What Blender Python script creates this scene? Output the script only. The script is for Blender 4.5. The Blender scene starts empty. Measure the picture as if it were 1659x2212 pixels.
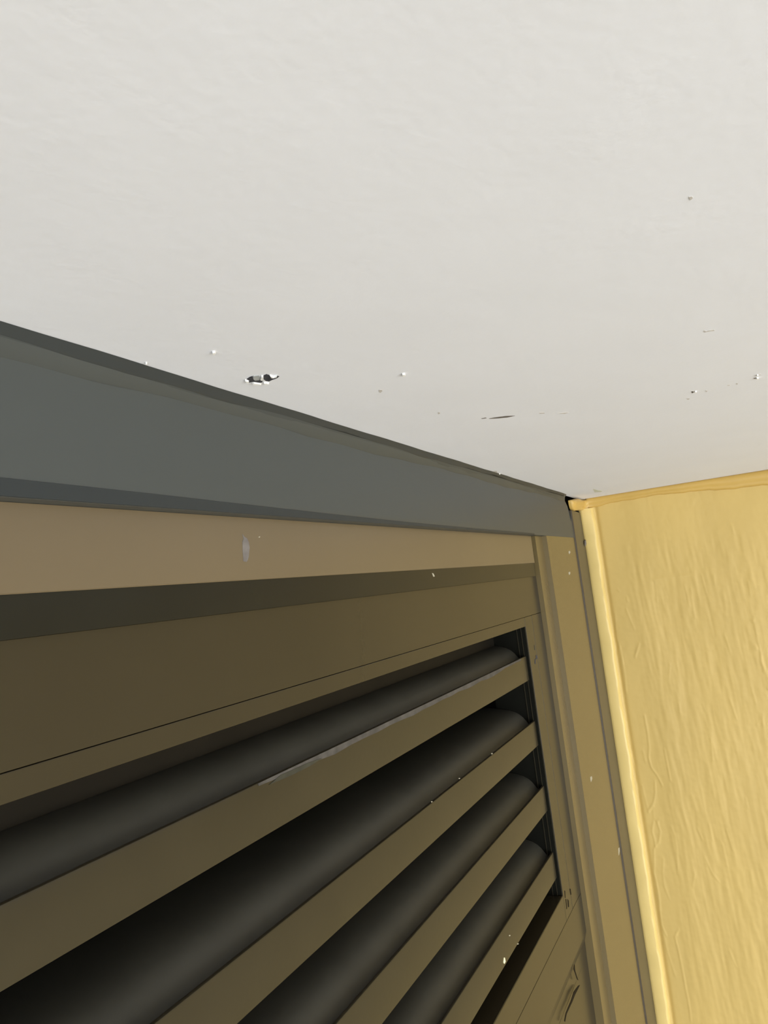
import bpy, bmesh, math, random
import numpy as np
from mathutils import Matrix, Vector

scene = bpy.context.scene
C = scene.collection
FLOOR = -2200.0          # all lengths below are millimetres from the lens; floor 2.2 m below it


def W(x, y, z):
    return Vector((x / 1000.0, y / 1000.0, (z - FLOOR) / 1000.0))


# ---------------------------------------------------------------- camera
cam_d = bpy.data.cameras.new('camera')
cam = bpy.data.objects.new('camera', cam_d)
C.objects.link(cam)
cam_d.sensor_fit = 'VERTICAL'
cam_d.sensor_height = 24.0
cam_d.lens = 24.0 * 1660.0 / 2212.0
cam_d.clip_start = 0.01
AX = (0.4288145, 0.04475519, 0.90228327)
AY = (-0.89534844, 0.15404319, 0.41787782)
AZ = (-0.12028839, -0.98704998, 0.10612745)
right = Vector((AX[0], AY[0], AZ[0]))
up = -Vector((AX[1], AY[1], AZ[1]))
back = -Vector((AX[2], AY[2], AZ[2]))
m = Matrix((right, up, back)).transposed().to_4x4()
m.translation = W(0, 0, 0)
cam.matrix_world = m
scene.camera = cam

# ---------------------------------------------------------------- light
world = bpy.data.worlds.new('world')
scene.world = world
world.use_nodes = True
bg = world.node_tree.nodes['Background']
bg.inputs[0].default_value = (0.80, 0.90, 1.0, 1)
bg.inputs[1].default_value = 1.0


def area(name, loc, target, sx, sy, energy, col):
    d = bpy.data.lights.new(name, 'AREA')
    d.shape = 'RECTANGLE'
    d.size, d.size_y = sx, sy
    d.energy = energy
    d.color = col
    o = bpy.data.objects.new(name, d)
    C.objects.link(o)
    o.location = loc
    o.rotation_euler = (Vector(target) - Vector(loc)).to_track_quat('-Z', 'Y').to_euler()
    return o


# daylight through the wide window in the wall across the room, behind the camera's right shoulder
area('window_daylight', (-0.90, -2.93, 1.20), (-0.90, 1.0, 1.30), 2.3, 1.7, 106, (0.96, 0.985, 1.0))

# weaker light from an unseen back-wall window, added to brighten the jamb faces
area('added_window_fill', (-2.93, -1.25, 1.30), (1.0, -1.25, 1.30), 1.7, 1.5, 62, (0.96, 0.985, 1.0))

scene.view_settings.view_transform = 'Standard'
scene.view_settings.look = 'None'
scene.view_settings.gamma = 1.0
scene.view_settings.use_curve_mapping = False
scene.view_settings.exposure = -0.19


# ---------------------------------------------------------------- materials
def lin(c):
    r = []
    for v in c:
        v /= 255.0
        r.append(v / 12.92 if v <= 0.04045 else ((v + 0.055) / 1.055) ** 2.4)
    return (*r, 1.0)


MATS = {}


def mat(name, col, rough=0.5, spec=0.5, var=0.0, vscale=20.0, bump=0.0, bscale=200.0, col2=None, stretch=None, bump2=0.0, b2scale=8.0, coat=0.0):
    mt = bpy.data.materials.new(name)
    mt.use_nodes = True
    nt = mt.node_tree
    b = nt.nodes['Principled BSDF']
    b.inputs['Roughness'].default_value = rough
    b.inputs['Specular IOR Level'].default_value = spec
    b.inputs['Base Color'].default_value = col
    if coat:
        b.inputs['Coat Weight'].default_value = coat
        b.inputs['Coat Roughness'].default_value = 0.25
    geo = nt.nodes.new('ShaderNodeNewGeometry')
    mp = nt.nodes.new('ShaderNodeMapping')
    nt.links.new(geo.outputs['Position'], mp.inputs['Vector'])
    if stretch:
        mp.inputs['Scale'].default_value = stretch
    if var or col2:
        n = nt.nodes.new('ShaderNodeTexNoise')
        n.inputs['Scale'].default_value = vscale
        n.inputs['Detail'].default_value = 4
        nt.links.new(mp.outputs[0], n.inputs['Vector'])
        mx = nt.nodes.new('ShaderNodeMix')
        mx.data_type = 'RGBA'
        c2 = col2 or tuple(min(1, v * (1 + var)) for v in col[:3]) + (1,)
        c1 = col if col2 else tuple(v * (1 - var) for v in col[:3]) + (1,)
        mx.inputs[6].default_value = c1
        mx.inputs[7].default_value = c2
        rp = nt.nodes.new('ShaderNodeMapRange')
        rp.inputs[1].default_value = 0.3
        rp.inputs[2].default_value = 0.7
        nt.links.new(n.outputs['Fac'], rp.inputs[0])
        nt.links.new(rp.outputs[0], mx.inputs[0])
        nt.links.new(mx.outputs[2], b.inputs['Base Color'])
    last = None
    for st, sc, di in ((bump, bscale, 0.0004), (bump2, b2scale, 0.004)):
        if st:
            n = nt.nodes.new('ShaderNodeTexNoise')
            n.inputs['Scale'].default_value = sc
            n.inputs['Detail'].default_value = 3
            nt.links.new(mp.outputs[0], n.inputs['Vector'])
            bp = nt.nodes.new('ShaderNodeBump')
            bp.inputs['Strength'].default_value = st
            bp.inputs['Distance'].default_value = di
            nt.links.new(n.outputs['Fac'], bp.inputs['Height'])
            if last:
                nt.links.new(last, bp.inputs['Normal'])
            last = bp.outputs[0]
    if last:
        nt.links.new(last, b.inputs['Normal'])
    MATS[name] = mt
    return mt


mat('ceiling_paint', (0.79, 0.80, 0.84, 1), 0.85, 0.2, var=0.010, vscale=14, bump=0.22, bscale=260, bump2=0.10, b2scale=22)
mat('yellow_paint', (0.60, 0.430, 0.142, 1), 0.45, 0.35, var=0.04, vscale=16, bump=0.25, bscale=170, stretch=(1, 1, 0.3))
mat('yellow_caulk', (0.70, 0.530, 0.195, 1), 0.38, 0.4, var=0.03, vscale=30, bump=0.2, bscale=140)
mat('grey_fascia_paint', (0.060, 0.066, 0.064, 1), 0.42, 0.22, var=0.05, vscale=9, bump=0.15, bscale=240, stretch=(0.15, 1, 1))
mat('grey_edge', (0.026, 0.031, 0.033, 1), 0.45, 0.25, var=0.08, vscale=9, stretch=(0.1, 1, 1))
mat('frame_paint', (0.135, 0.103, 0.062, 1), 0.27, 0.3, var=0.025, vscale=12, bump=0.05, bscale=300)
mat('jamb_paint', (0.132, 0.098, 0.042, 1), 0.27, 0.3, var=0.025, vscale=12, bump=0.05, bscale=300)
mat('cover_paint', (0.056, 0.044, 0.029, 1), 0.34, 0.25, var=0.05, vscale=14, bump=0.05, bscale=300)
mat('cornice_paint', (0.56, 0.365, 0.095, 1), 0.40, 0.4, var=0.04, vscale=30, bump=0.2, bscale=140)
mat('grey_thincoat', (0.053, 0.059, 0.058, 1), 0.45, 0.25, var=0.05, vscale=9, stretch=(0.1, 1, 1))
mat('inner_rail_shade', (0.012, 0.010, 0.007, 1), 0.6, 0.1, var=0.1, vscale=30)  # shade behind the top bead, put into the rail's colour
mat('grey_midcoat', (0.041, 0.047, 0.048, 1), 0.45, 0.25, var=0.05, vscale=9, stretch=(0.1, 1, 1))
mat('strip_grey', (0.013, 0.013, 0.010, 1), 0.26, 0.18, var=0.08, vscale=20)
mat('fleck', (0.40, 0.37, 0.28, 1), 0.7, 0.2, var=0.05)
mat('blade_paint', (0.048, 0.046, 0.037, 1), 0.5, 0.2, var=0.10, vscale=25, bump=0.06, bscale=300)
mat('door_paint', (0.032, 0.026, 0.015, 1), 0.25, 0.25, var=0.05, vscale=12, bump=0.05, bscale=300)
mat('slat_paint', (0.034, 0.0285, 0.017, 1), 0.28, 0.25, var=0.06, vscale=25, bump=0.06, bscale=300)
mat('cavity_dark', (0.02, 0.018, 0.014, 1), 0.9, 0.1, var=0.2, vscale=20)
mat('floor_tile', (0.50, 0.49, 0.47, 1), 0.5, 0.4, var=0.05, vscale=6)
mat('white_wall', (0.74, 0.74, 0.72, 1), 0.8, 0.2, var=0.03, vscale=8)
mat('channel_black', (0.008, 0.008, 0.006, 1), 0.8, 0.03, var=0.1, vscale=40)
mat('window_frame_white', (0.75, 0.75, 0.73, 1), 0.4, 0.4, var=0.02)
mat('hole', (0.055, 0.055, 0.062, 1), 0.9, 0.1, var=0.25, vscale=400)
mat('plaster_grey', (0.42, 0.43, 0.42, 1), 0.9, 0.1, var=0.1, vscale=300)
mat('flake_white', (0.86, 0.855, 0.83, 1), 0.8, 0.1, var=0.02)
mat('flake_cream', (0.90, 0.85, 0.55, 1), 0.6, 0.2, var=0.02)
mat('scratch', (0.16, 0.14, 0.12, 1), 0.9, 0.1, var=0.2, vscale=300)
mat('scuff', (0.56, 0.53, 0.49, 1), 0.9, 0.1, var=0.1, vscale=300)
mat('scuff_green', (0.60, 0.61, 0.51, 1), 0.9, 0.1, var=0.05, vscale=300)
mat('chip_lilac', (0.16, 0.145, 0.135, 1), 0.7, 0.2, var=0.2, vscale=250)
mat('scratch_brown', (0.022, 0.017, 0.010, 1), 0.9, 0.03, var=0.2, vscale=250)
mat('scratch_green', (0.040, 0.040, 0.030, 1), 0.6, 0.2, var=0.2, vscale=150)
mat('dust', (0.075, 0.069, 0.062, 1), 0.7, 0.15, var=0.3, vscale=120)


# ---------------------------------------------------------------- mesh helpers (millimetres)
def tag(o, label=None, cat=None, kind=None, group=None):
    if label:
        o['label'] = label
    if cat:
        o['category'] = cat
    if kind:
        o['kind'] = kind
    if group:
        o['group'] = group
    return o


def empty(name, x, y, z):
    o = bpy.data.objects.new(name, None)
    C.objects.link(o)
    o.location = W(x, y, z)
    o.empty_display_size = 0.05
    return o


def link(name, verts, faces, material, parent=None, smooth=False, bevel=0.0, segs=2):
    """verts in scene millimetres; the object's origin is put at the middle of its bounding box"""
    a = np.array(verts, dtype=float)
    c = (a.min(0) + a.max(0)) / 2
    me = bpy.data.meshes.new(name)
    me.from_pydata(((a - c) / 1000.0).tolist(), [], faces)
    me.update()
    bm = bmesh.new()
    bm.from_mesh(me)
    bmesh.ops.recalc_face_normals(bm, faces=bm.faces)
    if bevel:
        bmesh.ops.bevel(bm, geom=list(bm.edges), offset=bevel / 1000.0, segments=segs, affect='EDGES', profile=0.5, clamp_overlap=True)
    bm.to_mesh(me)
    bm.free()
    if smooth:
        for p in me.polygons:
            p.use_smooth = True
    me.materials.append(MATS[material])
    o = bpy.data.objects.new(name, me)
    C.objects.link(o)
    loc = W(*c)
    if parent is not None:
        o.parent = parent
        q = parent
        while q is not None:
            loc = loc - q.location
            q = q.parent
    o.location = loc
    return o


def box(name, x0, x1, y0, y1, z0, z1, material, parent=None, bevel=0.0):
    v = [(x, y, z) for x in (x0, x1) for y in (y0, y1) for z in (z0, z1)]
    f = [(0, 1, 3, 2), (4, 6, 7, 5), (0, 4, 5, 1), (2, 3, 7, 6), (0, 2, 6, 4), (1, 5, 7, 3)]
    return link(name, v, f, material, parent, bevel=bevel)


def sweep(name, rings, material, parent=None, smooth=False, closed=True):
    """loft between rings (lists of 3-D points with equal counts)"""
    n = len(rings[0])
    v = [p for r in rings for p in r]
    f = []
    for i in range(len(rings) - 1):
        for j in range(n if closed else n - 1):
            k = (j + 1) % n
            f.append((i * n + j, i * n + k, (i + 1) * n + k, (i + 1) * n + j))
    if closed:
        f.append(tuple(range(n)))
        f.append(tuple((len(rings) - 1) * n + j for j in range(n)))
    return link(name, v, f, material, parent, smooth)


def extr_x(name, prof, xs, material, parent=None, smooth=False):
    return sweep(name, [[(x, y, z) for y, z in prof] for x in xs], material, parent, smooth)


def extr_z(name, prof, zs, material, parent=None, smooth=False):
    return sweep(name, [[(x, y, z) for x, y in prof] for z in zs], material, parent, smooth)


def auto_smooth(o, angle=35):
    me = o.data
    for p in me.polygons:
        p.use_smooth = True
    bm = bmesh.new()
    bm.from_mesh(me)
    lim = math.radians(angle)
    for e in bm.edges:
        if len(e.link_faces) == 2 and e.calc_face_angle(0) > lim:
            e.smooth = False
    bm.to_mesh(me)
    bm.free()
    return o


ZC = 100.4        # ceiling
XW = 1116.0       # yellow wall face
YF = 205.5        # fascia and outer jamb face
YJ = 210.7        # inner jamb face
YH = 212.5        # head face
YD = 215.7        # door face
YL = 219.0        # slat lip face
XL = -60.0        # left end of the door opening

# ---------------------------------------------------------------- room shell
ceiling = box('ceiling', -3000, XW, -3000, YF + 1.0, ZC, ZC + 120, 'ceiling_paint')
tag(ceiling, 'off-white painted ceiling with chips and scratches above the louvred door', 'ceiling', 'structure')
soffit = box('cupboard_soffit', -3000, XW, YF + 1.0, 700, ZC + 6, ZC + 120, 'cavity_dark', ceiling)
floor = box('floor', -3000, XW + 80, -3000, 700, FLOOR - 50, FLOOR, 'floor_tile')
tag(floor, 'pale grey floor of the room under the louvred door', 'floor', 'structure')

# yellow wall: relief of brush strokes and paint ridges on a fine grid where the camera can see it
RIDGES = [[(173.3, -349.2), (176.9, -361.1), (175.4, -370.5), (175.6, -379.9), (178.1, -384.7), (180.7, -405.9), (182.8, -415.4), (181.8, -424.7), (181.0, -438.7), (181.4, -452.7), (182.7, -469.1), (183.1, -483.0), (181.3, -489.8), (179.2, -495.4)],
          [(168.1, -349.1), (166.3, -360.8), (170.2, -375.1), (175.0, -379.9)],
          [(162.0, -487.3), (168.0, -496.9), (167.4, -503.7), (166.0, -520.7), (165.0, -540.0), (164.7, -556.9), (164.0, -573.8), (163.7, -590.6), (164.3, -601.9)],
          [(151.0, -354.7), (148.1, -366.3), (148.5, -383.8), (152.0, -414.1)],
          [(167.8, -397.3), (171.1, -414.9), (171.8, -431.3), (167.5, -448.5)],
          [(182.6, -494.5), (180.4, -518.5), (175.6, -546.6)],
          [(118.3, -356.4), (114.7, -369.0)],
          [(103.0, -350.4), (101.7, -371.0)],
          [(90.5, -376.4), (89.1, -402.5)],
          [(83.1, -356.9), (79.4, -381.8)],
          [(130.6, -414.4), (135.2, -429.5)],
          [(102.7, -510.9), (97.9, -528.3)],
          [(114.1, -394.3), (109.2, -412.4), (102.1, -423.4)],
          [(163.5, -207.5), (163.0, -231.0), (163.6, -248.8), (166.4, -262.5), (165.1, -276.2), (159.2, -285.8), (154.6, -299.4)],
          [(144.3, -253.4), (143.6, -275.1), (143.0, -292.7)],
          [(163.3, -295.3), (164.7, -308.8), (168.7, -322.4), (177.9, -334.6)],
          [(156.1, -108.9), (163.4, -125.2)],
          [(180.9, -300.6), (178.4, -329.2), (177.7, -333.3), (170.2, -327.8)],
          [(171.2, -334.6), (171.8, -342.7)],
          [(164.6, -343.9), (168.1, -349.4)],
          [(192.3, -133.0), (182.9, -112.4)],
          [(181.8, -128.1), (181.8, -156.3), (183.0, -173.1)],
          [(192.6, -260.6), (188.2, -267.6), (185.4, -285.5), (189.8, -306.1), (189.1, -327.9)],
          [(6.9, -125.1), (7.6, -144.8), (4.9, -158.1)],
          [(24.7, -176.6), (22.9, -196.4)],
          [(16.8, -211.1), (18.2, -224.0)],
          [(172.5, -254.1), (171.9, -267.9)],
          [(52.7, -191.0), (49.0, -215.0)],
          [(84.1, -240.2), (85.6, -266.7)],
          [(87.2, -194.6), (85.9, -202.7)],
          [(120.4, -139.5), (123.7, -157.2)],
          [(116.7, -193.2), (117.1, -204.0)],
          [(53.8, -316.7), (53.2, -328.3)],
          [(26.0, -223.7), (21.8, -220.0)],
          [(166.0, -60.8), (159.6, -87.5)],
          [(164.0, -126.8), (155.6, -110.7)],
          [(181.8, -65.4), (184.9, -96.0), (182.6, -111.6), (181.6, -134.7)],
          [(7.7, -40.6), (7.8, -58.0)],
          [(16.0, 35.4), (14.9, 24.9)],
          [(173.8, -32.1), (171.2, -34.7)],
          [(8.8, -98.3), (7.6, -132.7), (6.9, -152.7)],
          [(78.8, -41.3), (79.1, -80.0)],
          [(122.5, -27.2), (123.7, -54.5)],
          [(62.4, -25.3), (60.5, -49.3)],
          [(47.4, -27.1), (47.9, -38.8)],
          [(85.3, -37.5), (83.8, -64.6)],
          [(162.8, -44.2), (162.7, -48.8)],
          [(124.9, -23.9), (76.1, -23.6)],
          [(46.3, -108.0), (43.0, -130.0)]]
rng = np.random.default_rng(7)


def relief(ys, zs):
    ny, nz = len(ys), len(zs)
    dy = ys[1] - ys[0]
    dz = zs[1] - zs[0]

    def noise(sy, sz, shear=0.0):
        a = rng.standard_normal((ny, nz))
        fy = np.fft.fftfreq(ny, dy)[:, None]
        fz = np.fft.fftfreq(nz, dz)[None, :]
        fy2 = fy
        fz2 = fz + shear * fy
        g = np.exp(-2 * (math.pi ** 2) * ((fy2 * sy) ** 2 + (fz2 * sz) ** 2))
        r = np.real(np.fft.ifft2(np.fft.fft2(a) * g))
        return r / r.std()
    Y, Z = np.meshgrid(ys, zs, indexing='ij')
    field = np.clip((172 - Y) / 25.0, 0.15, 1)
    top = np.clip((55 - Z) / 60.0, 0.25, 1)
    st = noise(2.4, 16, 0.05)
    h = 0.105 * st * field * top + 0.045 * noise(1.1, 10, 0.04) * field * top + 0.05 * noise(1.6, 6, 0.04) * field * top + 0.25 * noise(18, 50) + 0.03 * noise(2, 2)
    # shallow wide vertical trowel band
    h += 0.5 * np.exp(-((Y - 133 + 0.02 * Z) / 14.0) ** 2)
    for k, line in enumerate(RIDGES):
        amp = 0.42 if k in (0, 1, 2, 13, 14, 15) else 0.26
        d2 = np.full(Y.shape, 1e9)
        for (a0, b0), (a1, b1) in zip(line[:-1], line[1:]):
            vx, vz = a1 - a0, b1 - b0
            L2 = vx * vx + vz * vz + 1e-6
            m_ = (Y > min(a0, a1) - 6) & (Y < max(a0, a1) + 6) & (Z > min(b0, b1) - 8) & (Z < max(b0, b1) + 8)
            yy, zz = Y[m_], Z[m_]
            t = np.clip(((yy - a0) * vx + (zz - b0) * vz) / L2, 0, 1)
            dd = (yy - a0 - t * vx) ** 2 + ((zz - b0 - t * vz) * 0.5) ** 2
            cur = d2[m_]
            d2[m_] = np.minimum(cur, dd)
        h += amp * np.exp(-d2 / (2 * 0.75 ** 2))
    # crumbly plaster at the right hand side
    c = noise(1.5, 2.5)
    h += 0.25 * np.clip(c - 0.4, 0, 3) * np.exp(-((Y - 8 - 0.03 * (Z + 120)) / 5.0) ** 2) * (Z < -80) * (Z > -260)
    # wrinkled paint beside the corner bead
    h += 0.22 * np.clip(noise(1.6, 4), -1, 2) * np.exp(-((Y - 190) / 4.0) ** 2) * np.exp(-((Z + 300) / 70.0) ** 2)
    h += 0.22 * np.clip(noise(1.5, 5), -1, 2) * np.exp(-((Y - 188) / 4.0) ** 2) * np.exp(-((Z + 110) / 40.0) ** 2)
    # the corner crease
    h -= 1.6 * np.exp(-((Y - 187.5) / 3.0) ** 2)
    edge = np.minimum.reduce([np.clip((Y - ys[0]) / 60, 0, 1), np.clip((Z - zs[0]) / 60, 0, 1)])
    return h * edge


ys = np.linspace(-460, YF + 1, 530)
zs = np.linspace(-800, ZC, 640)
H = relief(ys, zs)
gv = [(XW - H[i, j], ys[i], zs[j]) for i in range(len(ys)) for j in range(len(zs))]
nz = len(zs)
gf = [(i * nz + j, i * nz + j + 1, (i + 1) * nz + j + 1, (i + 1) * nz + j) for i in range(len(ys) - 1) for j in range(nz - 1)]
b0 = len(gv)
# the plain rest of the same wall, around the visible patch, and its thickness
gv += [(XW, -3000, ZC), (XW, -460, ZC), (XW, -3000, -800), (XW, -460, -800), (XW, -3000, FLOOR), (XW, YF + 1, FLOOR), (XW, YF + 1, -800),
       (XW, 700, ZC), (XW, 700, FLOOR), (XW, YF + 1, ZC)]
gf += [(b0, b0 + 1, b0 + 3, b0 + 2), (b0 + 2, b0 + 6, b0 + 5, b0 + 4), (b0 + 9, b0 + 7, b0 + 8, b0 + 5)]
t0 = len(gv)
gv += [(XW + 80, -3000, ZC + 120), (XW + 80, 700, ZC + 120), (XW + 80, 700, FLOOR), (XW + 80, -3000, FLOOR), (XW, -3000, ZC + 120), (XW, 700, ZC + 120)]
gf += [(t0, t0 + 1, t0 + 2, t0 + 3), (t0 + 4, t0 + 5, t0 + 1, t0), (t0 + 4, t0, t0 + 3, b0 + 4), (t0 + 5, t0 + 1, t0 + 2, b0 + 8)]
wall_r = link('wall_right', gv, gf, 'yellow_paint', None, smooth=True)
for p in wall_r.data.polygons:
    if p.area > 0.001:
        p.use_smooth = False
tag(wall_r, 'yellow painted plaster wall with vertical brush marks beside the louvred door', 'wall', 'structure')

# thick paint bead along the top of the yellow wall, with a rounded nose at the door end
path = []                                  # (x, y, outward nx, ny, height, projection)
for y in list(range(-1400, -260, 60)) + list(range(-260, 180, 8)) + [180, 186]:
    path.append((XW, y, -1.0, 0.0, np.interp(y, [-60, 0, 60, 110, 170, 186], [21, 19, 13.5, 11, 12.5, 14]) + 0.5 * math.sin(y * 0.11) + 0.4 * math.sin(y * 0.29), np.interp(y, [-60, 0, 110, 175, 186], [9, 8, 7, 6, 6])))
for k in range(1, 7):                      # it turns the inside corner ...
    a = k / 7 * math.pi / 2
    path.append((XW - 10 * (1 - math.cos(a)), 192 + 12 * math.sin(a), -math.cos(a), -math.sin(a), 14.5, 6.5))
for x, hh, pp in ((1098, 15, 7), (1085, 15.5, 8), (1070, 16, 8.5), (1058, 16, 8), (1048, 15, 7), (1041, 12.5, 5.5), (1037.5, 9, 4), (1036, 4, 2)):
    path.append((x, 204.5, 0.0, -1.0, hh, pp))   # ... and ends in a rounded nose on the frame
rings = []
for (x, y, nx_, ny_, hgt, prj) in path:
    mid = ZC + 0.8 - hgt / 2 - (2.2 if ny_ < -0.5 else 0) - (0.12 * max(0, 1070 - x) if ny_ < -0.9 else 0)
    ring = []
    for k in range(14):
        a = math.pi * k / 13 - math.pi / 2
        s = math.sin(a)
        cc = max(0.0, math.cos(a))
        p_ = prj * (cc ** 0.7) * (0.78 + 0.22 * s) - (0.9 if -0.6 < s < -0.2 else 0)
        ring.append((x + nx_ * p_, y + ny_ * p_, mid + (hgt / 2) * s))
    ring.append((x - nx_ * 3, y - ny_ * 3, mid + hgt / 2))
    ring.append((x - nx_ * 3, y - ny_ * 3, mid - hgt / 2))
    rings.append(ring)
cornice = auto_smooth(sweep('cornice_bead', rings, 'cornice_paint', wall_r), 60)
cornice['label'] = 'thick ochre paint bead under the ceiling'

# raised strip of filler in the corner between frame and yellow wall
rings = []
zz = np.linspace(ZC - 14, FLOOR + 5, 330)
wob = [0.5 * math.sin(z * 0.043) + 0.35 * math.sin(z * 0.117 + 1) + 0.2 * math.sin(z * 0.31) for z in zz]
for z, w in zip(zz, wob):
    e = XW - 2.0 - 3.5 * math.exp(-((z - 80) / 40.0) ** 2) + w * 0.8
    r = 191.0 - 1.2 * w
    rings.append([(e - 2.0, YF + 3.5, z), (e - 3.2, YF + 1.4, z), (e - 4.0, YF - 1.0, z), (XW - 5.2 + 0.3 * w, r + 3.2, z), (XW - 5.0 + 0.3 * w, r + 1.6, z), (XW - 3.2, r + 0.4, z), (XW - 0.6, r - 0.8, z), (XW + 2, r - 1, z), (XW + 2, YF + 3.5, z)])
bead = auto_smooth(sweep('corner_filler', rings, 'yellow_caulk', wall_r), 50)
bead['label'] = 'bright yellow filler strip along the door frame'

# remaining walls, off camera: they close the room; the window lets the daylight in
wall_b = empty('wall_back', -3040, -1200, FLOOR)
tag(wall_b, 'plain white wall behind the camera with an added smaller window', 'wall', 'structure')
box('wall_panel', -3080, -3000, -3080, 700, FLOOR, FLOOR + 500, 'white_wall', wall_b)
box('wall_panel', -3080, -3000, -3080, 700, FLOOR + 2100, ZC + 120, 'white_wall', wall_b)
box('wall_panel', -3080, -3000, -3080, -2150, FLOOR + 500, FLOOR + 2100, 'white_wall', wall_b)
box('wall_panel', -3080, -3000, -350, 700, FLOOR + 500, FLOOR + 2100, 'white_wall', wall_b)
win2 = empty('added_window', -3040, -1250, FLOOR + 500)
tag(win2, 'unseen smaller white framed window added behind the camera for light on the jamb', 'window', 'structure')
for (a, b_, c_, d_) in ((-2150, -350, 500, 550), (-2150, -350, 2050, 2100), (-2150, -2100, 550, 2050), (-400, -350, 550, 2050)):
    box('window_frame', -3065, -3015, a, b_, FLOOR + c_, FLOOR + d_, 'window_frame_white', win2, bevel=4)
wall_f = empty('wall_front', -900, -3040, FLOOR)
tag(wall_f, 'white wall across the room from the louvred door, with the wide window', 'wall', 'structure')
box('wall_panel', -3000, XW, -3080, -3000, FLOOR, FLOOR + 300, 'white_wall', wall_f)
box('wall_panel', -3000, XW, -3080, -3000, FLOOR + 2100, ZC + 120, 'white_wall', wall_f)
box('wall_panel', -3000, -2100, -3080, -3000, FLOOR + 300, FLOOR + 2100, 'white_wall', wall_f)
box('wall_panel', 300, XW, -3080, -3000, FLOOR + 300, FLOOR + 2100, 'white_wall', wall_f)
win = empty('window_1', -900, -3040, FLOOR + 300)
tag(win, 'wide white framed window across the room', 'window', 'structure')
for (a, b_, c_, d_) in ((-2100, 300, 300, 350), (-2100, 300, 2050, 2100), (-2100, -2050, 350, 2050), (250, 300, 350, 2050), (-925, -875, 350, 2050)):
    box('window_frame', a, b_, -3065, -3015, FLOOR + c_, FLOOR + d_, 'window_frame_white', win, bevel=4)
wall_l = empty('wall_left', -1600, YF, FLOOR)
tag(wall_l, 'white wall that holds the louvred door', 'wall', 'structure')
box('wall_panel', -3000, XL - 190, YF, YF + 100, FLOOR, ZC, 'white_wall', wall_l)
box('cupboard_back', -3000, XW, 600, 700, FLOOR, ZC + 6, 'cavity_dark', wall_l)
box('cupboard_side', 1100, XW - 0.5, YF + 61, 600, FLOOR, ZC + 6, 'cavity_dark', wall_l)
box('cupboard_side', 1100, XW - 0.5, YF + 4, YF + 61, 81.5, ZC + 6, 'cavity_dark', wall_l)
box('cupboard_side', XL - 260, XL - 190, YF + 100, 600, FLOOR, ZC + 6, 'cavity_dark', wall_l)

# ---------------------------------------------------------------- grey fascia between ceiling and frame
x0 = XL - 190
prof = [(YF, 44.3), (YF - 0.3, 44.8), (YF - 0.4, 50.2), (YF - 0.4, 70), (YF - 0.5, 86), (YF - 1.0, 92), (YF - 2.0, 96.5), (YF - 3.6, ZC), (YF + 40, ZC), (YF + 40, 44.4)]
rings = []
nx = 90
for i in range(nx + 1):
    x = x0 + (1030 - x0) * i / nx
    ring = []
    for (y, z) in prof:
        e = x
        if i == nx:                                     # the sawn right end slants under the ceiling
            e = np.interp(z, [44.4, 78, 82, 94, ZC], [1029.5, 1026, 1022, 996, 1004])
        elif x > 985:
            e = 985 + (x - 985) * (np.interp(z, [44.4, 78, 82, 94, ZC], [1029.5, 1026, 1022, 996, 1004]) - 985) / 45.0
        w = 0.0
        if z > 88:
            w = 0.03 * math.sin(x * 0.051)
        ring.append((e, y + w * (z - 88) / 12.0 if z > 88 else y, z))
    rings.append(ring)
fascia = auto_smooth(sweep('trim_1', rings, 'grey_fascia_paint'), 40)
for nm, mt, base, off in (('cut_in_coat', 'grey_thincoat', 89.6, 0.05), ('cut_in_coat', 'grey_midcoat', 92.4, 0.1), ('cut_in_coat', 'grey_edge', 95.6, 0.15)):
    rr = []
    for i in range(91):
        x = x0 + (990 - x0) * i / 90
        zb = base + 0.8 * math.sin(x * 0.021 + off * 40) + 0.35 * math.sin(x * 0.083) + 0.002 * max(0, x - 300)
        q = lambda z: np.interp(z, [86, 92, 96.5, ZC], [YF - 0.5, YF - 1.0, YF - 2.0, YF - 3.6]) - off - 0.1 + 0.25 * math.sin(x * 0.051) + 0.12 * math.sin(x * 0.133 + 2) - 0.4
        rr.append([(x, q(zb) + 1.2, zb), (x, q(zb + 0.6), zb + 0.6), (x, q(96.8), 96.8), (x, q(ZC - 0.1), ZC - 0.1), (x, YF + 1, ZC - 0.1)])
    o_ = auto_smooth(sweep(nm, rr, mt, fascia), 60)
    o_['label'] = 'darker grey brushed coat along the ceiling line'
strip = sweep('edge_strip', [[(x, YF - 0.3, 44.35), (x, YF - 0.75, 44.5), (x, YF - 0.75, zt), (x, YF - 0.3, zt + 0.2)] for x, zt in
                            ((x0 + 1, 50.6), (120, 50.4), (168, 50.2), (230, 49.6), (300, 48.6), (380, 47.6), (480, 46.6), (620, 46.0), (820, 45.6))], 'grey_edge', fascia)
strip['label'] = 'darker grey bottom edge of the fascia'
tag(fascia, 'blue-grey painted fascia board between white ceiling and tan door head', 'fascia', 'structure')

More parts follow.
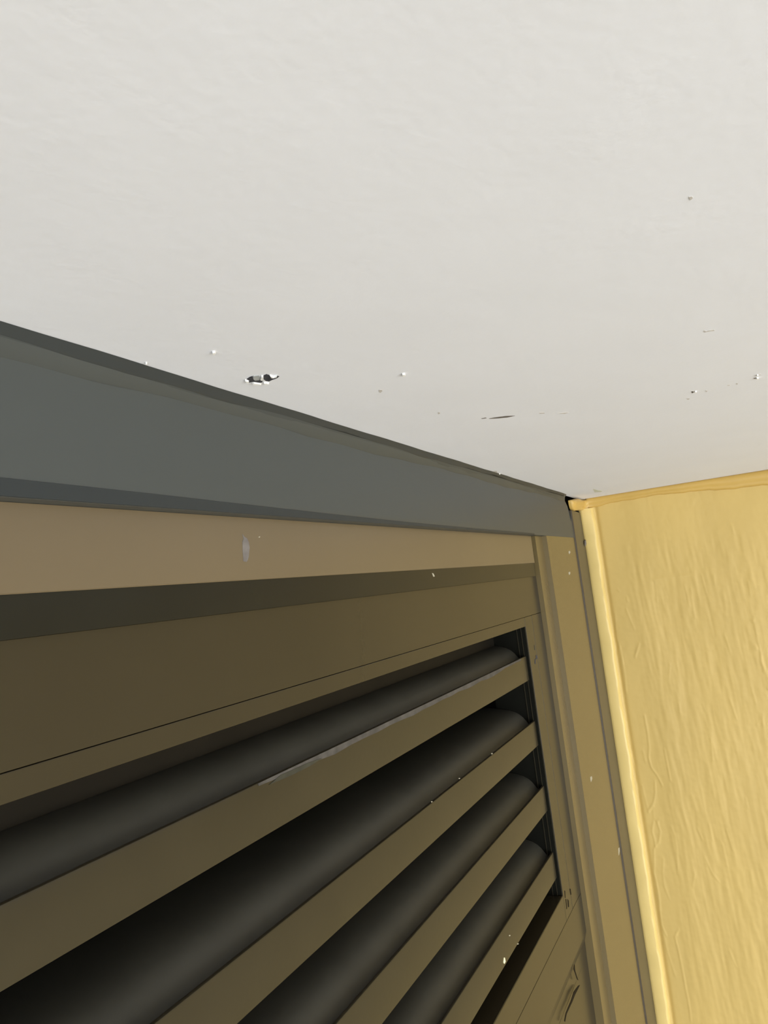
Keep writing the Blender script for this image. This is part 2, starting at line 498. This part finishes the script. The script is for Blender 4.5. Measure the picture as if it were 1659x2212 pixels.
# ---------------------------------------------------------------- door frame
frame = empty('trim_2', 480, YF + 20, FLOOR)
tag(frame, 'taupe painted metal door frame with stepped jamb against the yellow wall', 'door frame', 'structure')
head_prof = [(YH, 44.2), (YH, 14.8), (YH + 0.4, 14.4), (YD + 30, 14.4), (YD + 30, 44.2)]
head = extr_x('head', head_prof, [XL + 20, 809.6], 'frame_paint', frame)
end_block = extr_x('end_block', [(y + 0.25, z) for y, z in head_prof], [810.2, 833.5], 'frame_paint', frame)
under_head = box('head_strip', XL + 20, 833.5, YH + 0.8, YD + 28, 0.22, 14.4, 'strip_grey', frame)  # dark grey strip between the head and the top rail
under_head['label'] = 'dark grey strip under the tan head'
jp = [(842.8, YJ), (875.2, YJ), (875.8, YF + 0.2), (876.6, YF), (1029.2, YF), (1029.8, YF + 0.6), (1029.8, YF + 60), (842.8, YF + 60)]
jamb = extr_z('jamb', jp, [FLOOR, 44.2], 'jamb_paint', frame)
jamb_side = extr_z('jamb_cover', [(1030.4, YF), (1031.0, YF - 1.4), (1032.0, YF - 1.7), (XW, YF + 2.2), (XW, YF + 60), (1030.4, YF + 60)], [FLOOR, 81], 'cover_paint', frame)
jpl = [(XL + 20 - (x - 842.8), y) for x, y in jp]
extr_z('jamb', jpl, [FLOOR, 44.2], 'jamb_paint', frame)
box('rebate', 833.5, 842.8, YD + 14, YD + 30, -30, 44.2, 'frame_paint', frame)

# ---------------------------------------------------------------- louvred door
door = empty('louvred_door', 400, YD + 20, FLOOR)
tag(door, 'olive-brown painted louvred door with four wide slats under a solid top rail', 'door', 'thing')
XR = 842.4
DL = XL + 20.4
YB = YD + 42
T = 0.3
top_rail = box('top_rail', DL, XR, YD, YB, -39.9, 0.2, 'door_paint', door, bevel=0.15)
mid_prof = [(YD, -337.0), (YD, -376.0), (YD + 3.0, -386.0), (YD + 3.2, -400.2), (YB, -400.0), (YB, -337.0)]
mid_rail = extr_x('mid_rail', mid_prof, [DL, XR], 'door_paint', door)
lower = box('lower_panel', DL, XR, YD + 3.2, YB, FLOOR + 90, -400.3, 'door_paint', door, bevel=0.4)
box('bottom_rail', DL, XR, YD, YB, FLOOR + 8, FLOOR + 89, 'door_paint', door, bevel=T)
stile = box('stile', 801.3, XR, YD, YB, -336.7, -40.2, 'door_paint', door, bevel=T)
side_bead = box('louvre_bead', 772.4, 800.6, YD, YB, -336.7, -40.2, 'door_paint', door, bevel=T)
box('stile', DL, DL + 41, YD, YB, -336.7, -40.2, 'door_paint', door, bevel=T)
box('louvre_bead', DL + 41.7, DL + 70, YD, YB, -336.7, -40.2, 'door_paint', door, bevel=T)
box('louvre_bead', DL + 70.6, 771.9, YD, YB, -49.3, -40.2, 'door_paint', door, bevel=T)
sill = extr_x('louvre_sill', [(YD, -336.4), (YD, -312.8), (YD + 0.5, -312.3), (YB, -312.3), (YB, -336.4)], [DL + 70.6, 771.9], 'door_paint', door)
box('louvre_back_rail', DL + 70.6, 771.0, YB - 7, YB, -66.0, -49.0, 'inner_rail_shade', door, bevel=T)  # coloured near-black in place of the shade inside the opening
box('side_channel', 771.2, 772.6, YD + 1.2, YB, -312, -49.3, 'channel_black', side_bead)
for yy in (YL + 1.5, YL + 6.0):
    box('channel_rib', 770.6, 771.4, yy, yy + 0.5, -312, -49.3, 'slat_paint', side_bead)

blade_prof = [(3.0, -4.6), (5.0, -4.4), (7.0, -2.6), (9.0, 0.2),
              (11.5, 3.6), (15.0, 6.9), (19.5, 9.5), (25.0, 11.4), (33.0, 13.0), (42.0, 14.2), (52.0, 15.2), (60.0, 16.0), (60.0, 14.5),
              (42.0, 12.6), (25.0, 9.6), (16.0, 5.2), (11.0, 0.0), (8.0, -5.0), (5.0, -9.0), (3.0, -12.0)]
lip_prof = [(0.0, -24.0), (0.0, -0.9), (0.3, -0.3), (0.9, 0.0), (1.9, 0.0), (2.6, -0.5), (3.0, -2.0), (3.0, -23.4), (2.6, -24.0)]
SLATS = {}
LIPS = {}
xs = [DL + 71, 770.4]
blade0 = lip0 = None
for i, zt in enumerate((-78.6, -143.2, -206.8, -270.8)):
    if i == 0:
        blade = auto_smooth(extr_x('slat', [(YL + b_, zt + z_) for b_, z_ in blade_prof], xs, 'blade_paint', door), 32)
        lip = auto_smooth(extr_x('lip', [(YL + b_, zt + z_) for b_, z_ in lip_prof], xs, 'slat_paint', blade), 32)
        blade0, lip0, zt0 = blade, lip, zt
    else:
        blade = blade0.copy()
        C.objects.link(blade)
        blade.parent = door
        blade.location = blade0.location + Vector((0, 0, (zt - zt0) / 1000.0))
        lip = lip0.copy()
        C.objects.link(lip)
        lip.parent = blade
    SLATS[i + 1] = blade
    LIPS[i + 1] = lip

# ---------------------------------------------------------------- chips, scratches and specks (thin raised pieces lying on their surfaces)
MARKS = [
    ('ceiling', 'chip_hole', 'hole', 'z', 100.4, [(275.0, 185.3), (273.5, 182.5), (273.4, 181.1), (277.4, 183.6), (278.9, 183.7), (279.8, 182.2), (281.1, 181.0), (283.9, 183.2), (284.0, 184.3), (280.3, 185.5), (279.7, 187.6), (277.6, 185.7)]),
    ('ceiling', 'chip_hole', 'plaster_grey', 'z', 100.4, [(273.3, 180.5), (274.1, 178.3), (276.8, 179.5), (280.0, 182.0), (278.9, 183.7), (277.0, 183.2)]),
    ('ceiling', 'paint_flake', 'flake_white', 'z', 100.4, [(275.1, 177.7), (275.5, 177.0), (278.9, 179.2), (280.9, 181.2), (279.4, 181.4)]),
    ('ceiling', 'chip_hole', 'hole', 'z', 100.4, [(276.2, 177.1), (275.7, 175.3), (277.4, 175.3), (279.7, 176.2), (281.1, 175.7), (281.6, 173.4), (282.5, 173.3), (283.9, 175.5), (284.3, 178.2), (285.2, 180.5), (283.6, 181.1), (280.4, 180.1)]),
    ('ceiling', 'paint_flake', 'flake_white', 'z', 100.4, [(274.8, 186.2), (276.6, 185.4), (279.8, 187.5), (278.7, 187.8)]),
    ('ceiling', 'paint_flake', 'flake_white', 'z', 100.4, [(281.0, 186.9), (280.6, 185.7), (284.0, 184.3), (285.7, 184.7), (285.4, 186.1), (282.5, 187.5)]),
    ('ceiling', 'paint_flake', 'flake_white', 'z', 100.4, [(284.3, 182.8), (284.6, 181.8), (287.0, 181.6), (287.8, 182.9), (286.0, 184.0)]),
    ('ceiling', 'paint_flake', 'flake_white', 'z', 100.4, [(277.1, 174.8), (277.8, 174.5), (280.4, 175.2), (280.0, 172.5), (281.4, 173.6), (281.1, 175.7), (279.8, 176.1)]),
    ('ceiling', 'scratch', 'scratch', 'z', 100.4, [(452.1, 135.9), (452.5, 133.2), (454.4, 133.1), (453.5, 135.7)]),
    ('ceiling', 'scratch', 'scratch', 'z', 100.4, [(456.8, 132.4), (457.4, 129.1), (460.1, 122.5), (463.1, 119.5), (465.1, 117.9), (465.0, 123.1), (462.4, 127.5), (457.9, 132.3)]),
    ('ceiling', 'scuff_mark', 'scuff', 'z', 100.4, [(470.9, 104.0), (473.6, 101.3), (476.8, 102.1), (474.2, 104.4)]),
    ('ceiling', 'scuff_mark', 'scuff', 'z', 100.4, [(484.3, 95.7), (486.9, 91.5), (489.3, 89.1), (490.5, 92.3)]),
    ('ceiling', 'speck', 'scratch', 'z', 100.4, [(506.3, 15.7), (507.9, 16.1), (508.8, 16.7), (506.2, 16.9), (503.1, 16.9), (503.0, 16.3), (503.4, 15.8)]),
    ('ceiling', 'speck', 'scuff', 'z', 100.4, [(525.2, 19.2), (526.2, 19.7), (526.6, 20.4), (524.4, 20.7), (522.0, 20.7), (522.3, 20.0), (522.9, 19.4)]),
    ('ceiling', 'speck', 'scuff', 'z', 100.4, [(511.6, 8.0), (512.9, 8.4), (513.7, 8.8), (511.5, 9.0), (509.0, 9.0), (508.9, 8.5), (509.3, 8.1)]),
    ('ceiling', 'speck', 'scuff', 'z', 100.4, [(508.6, -9.4), (509.8, -9.2), (510.5, -8.8), (508.6, -8.6), (506.3, -8.5), (506.2, -8.9), (506.4, -9.3)]),
    ('ceiling', 'speck', 'scuff', 'z', 100.4, [(507.9, -5.0), (508.2, -4.6), (508.2, -4.1), (506.9, -3.7), (505.5, -3.6), (506.0, -4.2), (506.5, -4.8)]),
    ('ceiling', 'speck', 'scuff', 'z', 100.4, [(495.5, -22.0), (496.1, -21.7), (496.3, -21.3), (494.9, -20.9), (493.4, -20.8), (493.6, -21.3), (494.0, -21.7)]),
    ('ceiling', 'speck', 'scratch', 'z', 100.4, [(502.9, -19.3), (503.3, -18.9), (503.3, -18.5), (502.1, -18.1), (500.8, -18.0), (501.1, -18.5), (501.6, -19.0)]),
    ('ceiling', 'speck', 'flake_white', 'z', 100.4, [(506.5, 13.9), (508.0, 14.3), (508.9, 14.7), (506.5, 14.9), (503.8, 14.9), (503.7, 14.4), (504.0, 13.9)]),
    ('ceiling', 'speck', 'flake_white', 'z', 100.4, [(495.4, -20.5), (496.7, -20.3), (497.4, -20.0), (495.4, -19.7), (493.2, -19.6), (493.1, -20.0), (493.3, -20.3)]),
    ('ceiling', 'speck', 'flake_white', 'z', 100.4, [(503.8, -20.8), (505.5, -20.5), (506.6, -20.0), (503.8, -19.6), (500.6, -19.5), (500.5, -20.0), (500.8, -20.5)]),
    ('ceiling', 'scuff_mark', 'scuff', 'z', 100.4, [(373.6, 3.2), (373.2, 1.0), (373.8, -1.1), (375.9, -1.2), (374.8, 1.1), (374.8, 2.7)]),
    ('ceiling', 'speck', 'scuff', 'z', 100.4, [(229.8, -1.1), (230.4, -0.7), (230.7, -0.3), (229.5, -0.1), (228.3, -0.1), (228.4, -0.5), (228.6, -0.9)]),
    ('ceiling', 'speck', 'flake_white', 'z', 100.4, [(237.2, 172.7), (237.9, 173.8), (238.3, 174.7), (236.9, 174.1), (235.4, 173.1), (235.5, 172.4), (235.7, 171.9)]),
    ('ceiling', 'speck', 'flake_white', 'z', 100.4, [(228.1, 198.8), (228.4, 199.4), (228.6, 199.9), (227.9, 199.5), (227.1, 198.9), (227.1, 198.5), (227.3, 198.3)]),
    ('ceiling', 'speck', 'flake_white', 'z', 100.4, [(325.0, 131.0), (326.3, 132.0), (327.0, 133.0), (324.8, 132.5), (322.3, 131.6), (322.3, 130.8), (322.7, 130.3)]),
    ('ceiling', 'speck', 'scuff', 'z', 100.4, [(342.5, 151.4), (343.9, 152.7), (344.8, 153.8), (342.3, 153.2), (339.5, 152.0), (339.5, 151.2), (339.9, 150.6)]),
    ('ceiling', 'speck', 'scuff', 'z', 100.4, [(414.7, 148.7), (416.0, 149.6), (416.8, 150.5), (414.6, 150.0), (412.2, 149.2), (412.1, 148.6), (412.4, 148.1)]),
    ('ceiling', 'speck', 'flake_white', 'z', 100.4, [(712.7, 202.4), (718.9, 205.3), (722.9, 207.8), (713.3, 205.9), (702.3, 202.9), (701.6, 201.2), (702.6, 200.1)]),
    ('ceiling', 'speck', 'scuff', 'z', 100.4, [(692.9, 200.0), (698.8, 202.8), (702.6, 205.3), (693.5, 203.4), (683.0, 200.5), (682.5, 198.9), (683.4, 197.8)]),
    ('ceiling', 'speck', 'scuff', 'z', 100.4, [(373.0, 2.4), (373.8, 2.7), (374.2, 3.0), (373.0, 3.1), (371.6, 3.1), (371.6, 2.8), (371.7, 2.5)]),
    ('ceiling', 'scuff_mark', 'scuff_green', 'z', 100.4, [(990.4, 164.9), (1008.2, 164.2), (1039.3, 161.5), (1047.5, 165.3), (1039.7, 172.1)]),
    ('head', 'paint_chip', 'chip_lilac', 'y', 212.5, [(298.3, 36.3), (299.4, 35.0), (301.6, 34.1), (302.7, 32.2), (302.9, 29.6), (302.2, 28.0), (301.5, 25.6), (300.4, 23.9), (299.2, 22.9), (296.9, 23.3), (297.1, 27.7), (297.6, 32.4), (298.7, 34.0)]),
    ('head', 'speck', 'flake_white', 'y', 212.5, [(312.6, 35.0), (312.2, 34.8), (311.7, 34.6), (311.4, 34.8), (311.3, 35.1), (311.9, 35.2), (312.3, 35.3)]),
    ('under_head', 'speck', 'flake_white', 'y', 213.3, [(531.4, 11.5), (534.1, 11.1), (536.1, 8.9), (533.3, 8.7)]),
    ('jamb', 'speck', 'flake_white', 'y', 205.5, [(928.8, -241.6), (924.5, -242.6), (919.8, -243.0), (918.6, -240.3), (919.4, -237.4), (924.3, -237.9), (928.4, -238.8)]),
    ('jamb', 'speck', 'flake_white', 'y', 205.5, [(992.4, 24.8), (988.4, 23.4), (983.8, 22.4), (981.9, 24.0), (982.1, 26.0), (987.0, 26.5), (991.3, 26.6)]),
    ('jamb', 'speck', 'flake_white', 'y', 205.5, [(974.1, -1.5), (970.3, -2.7), (965.8, -3.6), (964.0, -2.1), (964.2, -0.1), (968.9, 0.3), (973.1, 0.3)]),
    ('jambside', 'speck', 'chip_lilac', 'y', 205.5, [(1112.3, 38.5), (1105.8, 35.3), (1098.7, 33.0), (1097.4, 36.4), (1099.2, 40.8), (1106.3, 42.0), (1112.2, 42.4)]),
    ('jambside', 'speck', 'flake_white', 'y', 205.5, [(1050.5, -498.5), (1046.1, -498.2), (1041.0, -497.1), (1039.4, -494.5), (1039.9, -492.3), (1045.2, -494.2), (1049.7, -496.1)]),
    ('jambside', 'speck', 'flake_white', 'y', 205.5, [(1024.7, -356.0), (1020.0, -357.7), (1015.2, -358.5), (1015.7, -355.0), (1018.2, -351.1), (1022.7, -351.4), (1026.1, -352.3)]),
    ('stile', 'scratch', 'hole', 'y', 215.7, [(789.8, -84.5), (793.5, -84.3), (789.5, -89.5), (786.6, -88.4)]),
    ('stile', 'scratch', 'hole', 'y', 215.7, [(795.5, -80.8), (801.5, -82.8), (798.8, -85.6), (794.6, -85.1)]),
    ('stile', 'scratch', 'hole', 'y', 215.7, [(795.1, -70.5), (795.3, -75.7), (793.7, -75.7)]),
    ('stile', 'scratch', 'scratch_brown', 'y', 215.7, [(798.9, -316.3), (803.4, -318.0), (803.4, -323.4), (800.1, -322.9)]),
    ('stile', 'scratch', 'scratch_brown', 'y', 215.7, [(779.2, -318.4), (782.0, -319.6), (780.1, -327.7), (777.7, -327.5)]),
    ('stile', 'scratch', 'scratch_brown', 'y', 215.7, [(786.3, -321.2), (789.8, -324.1), (788.1, -329.4), (784.4, -328.3)]),
    ('stile', 'scratch', 'scratch_brown', 'y', 215.7, [(779.3, -310.3), (781.7, -312.0), (779.6, -317.9), (778.0, -316.5)]),
    ('midrail', 'scratch', 'scratch_brown', 'y', 215.7, [(778.5, -379.9), (778.2, -385.6), (782.1, -393.3), (784.8, -397.5), (780.9, -394.9), (777.7, -389.0), (773.4, -381.9)]),
    ('midrail', 'scratch', 'scratch_brown', 'y', 215.7, [(788.1, -403.5), (766.7, -401.7), (752.3, -401.6), (729.2, -400.1), (720.9, -402.6), (718.8, -400.8), (727.0, -398.3), (750.8, -398.7), (762.4, -397.4), (782.0, -401.2)]),
    ('slat4', 'speck', 'flake_cream', 'y', 219.0, [(592.6, -288.8), (594.3, -289.6), (594.9, -292.8), (591.7, -293.0), (590.1, -291.1)]),
    ('slat4', 'speck', 'flake_white', 'y', 219.0, [(614.4, -281.9), (613.3, -281.7), (611.9, -281.4), (611.1, -280.6), (610.9, -280.0), (612.4, -280.6), (613.8, -281.2)]),
    ('slat4b', 'speck', 'flake_white', 'y', 219.0, [(631.9, -296.0), (630.5, -295.7), (628.8, -295.2), (627.7, -294.4), (627.4, -293.8), (629.3, -294.6), (631.1, -295.3)]),
    ('slat2', 'speck', 'flake_white', 'y', 219.0, [(549.5, -141.9), (548.8, -142.0), (547.9, -141.9), (547.3, -141.5), (547.2, -141.1), (548.2, -141.3), (549.2, -141.5)]),
    ('slat2', 'speck', 'flake_white', 'y', 219.0, [(629.7, -142.6), (628.7, -142.7), (627.5, -142.6), (626.9, -142.1), (626.7, -141.6), (628.0, -141.8), (629.2, -142.1)]),
    ('slat2', 'speck', 'flake_white', 'y', 219.0, [(493.9, -142.8), (493.3, -142.9), (492.5, -142.8), (492.1, -142.4), (492.0, -142.1), (492.8, -142.2), (493.6, -142.4)]),
    ('slat1', 'dust_film', 'dust', 'y', 219.0, [(300.0, -78.8), (318.0, -78.8), (336.0, -78.8), (354.0, -78.8), (372.0, -78.8), (390.0, -78.8), (408.0, -78.8), (426.0, -78.8), (444.0, -78.8), (462.0, -78.8), (480.0, -78.8), (498.0, -78.8), (516.0, -78.8), (534.0, -78.8), (552.0, -78.8), (570.0, -78.8), (588.0, -78.8), (606.0, -78.8), (624.0, -78.8), (642.0, -78.8), (660.0, -78.8), (678.0, -78.8), (696.0, -78.8), (714.0, -78.8), (732.0, -78.8), (750.0, -78.8), (750.0, -80.9), (732.0, -80.4), (714.0, -80.7), (696.0, -80.4), (678.0, -81.7), (660.0, -82.5), (642.0, -82.6), (624.0, -81.4), (606.0, -82.2), (588.0, -82.3), (570.0, -81.2), (552.0, -81.9), (534.0, -81.4), (516.0, -81.9), (498.0, -81.7), (480.0, -82.4), (462.0, -81.7), (444.0, -81.4), (426.0, -81.9), (408.0, -81.6), (390.0, -81.7), (372.0, -82.5), (354.0, -81.5), (336.0, -81.5), (318.0, -80.7), (300.0, -80.0)]),
    ('slat1', 'scratch', 'scratch_green', 'y', 218.8, [(308.0, -81.6), (318.0, -79.8), (330.0, -80.0), (343.0, -80.2), (357.0, -81.2), (346.0, -82.2), (328.0, -82.3)]),
]

PAR = {'under_head': under_head, 'ceiling': ceiling, 'head': head, 'jamb': jamb, 'jambside': jamb_side, 'stile': stile, 'midrail': mid_rail,
       'slat1': SLATS[1], 'slat2': SLATS[2], 'slat4': SLATS[4], 'slat4b': sill}
TH = {'flake_white': 0.9, 'flake_cream': 0.8, 'plaster_grey': 0.35, 'hole': 0.25}
for par, name, mname, axis, pl, pts in MARKS:
    if par != 'ceiling' and mname == 'flake_white':
        mname = 'fleck'
    th = TH.get(mname, 0.15)
    if par not in ('ceiling',):
        th = min(th, 0.35)
    n = len(pts)
    cx = sum(p[0] for p in pts) / n
    cy = sum(p[1] for p in pts) / n
    k = 0.8 if th > 0.5 else 1.0
    inner = [(cx + (p[0] - cx) * k, cy + (p[1] - cy) * k) for p in pts]
    if axis == 'z':
        v = [(a, b_, pl + 0.3) for a, b_ in pts] + [(a, b_, pl - th) for a, b_ in inner]
    elif axis == 'y':
        v = [(a, pl + 0.3, b_) for a, b_ in pts] + [(a, pl - th, b_) for a, b_ in inner]
    f = [tuple(range(n)), tuple(range(n, 2 * n))] + [(j, (j + 1) % n, n + (j + 1) % n, n + j) for j in range(n)]
    parent = PAR[par]
    o = link(name, v, f, mname, parent)
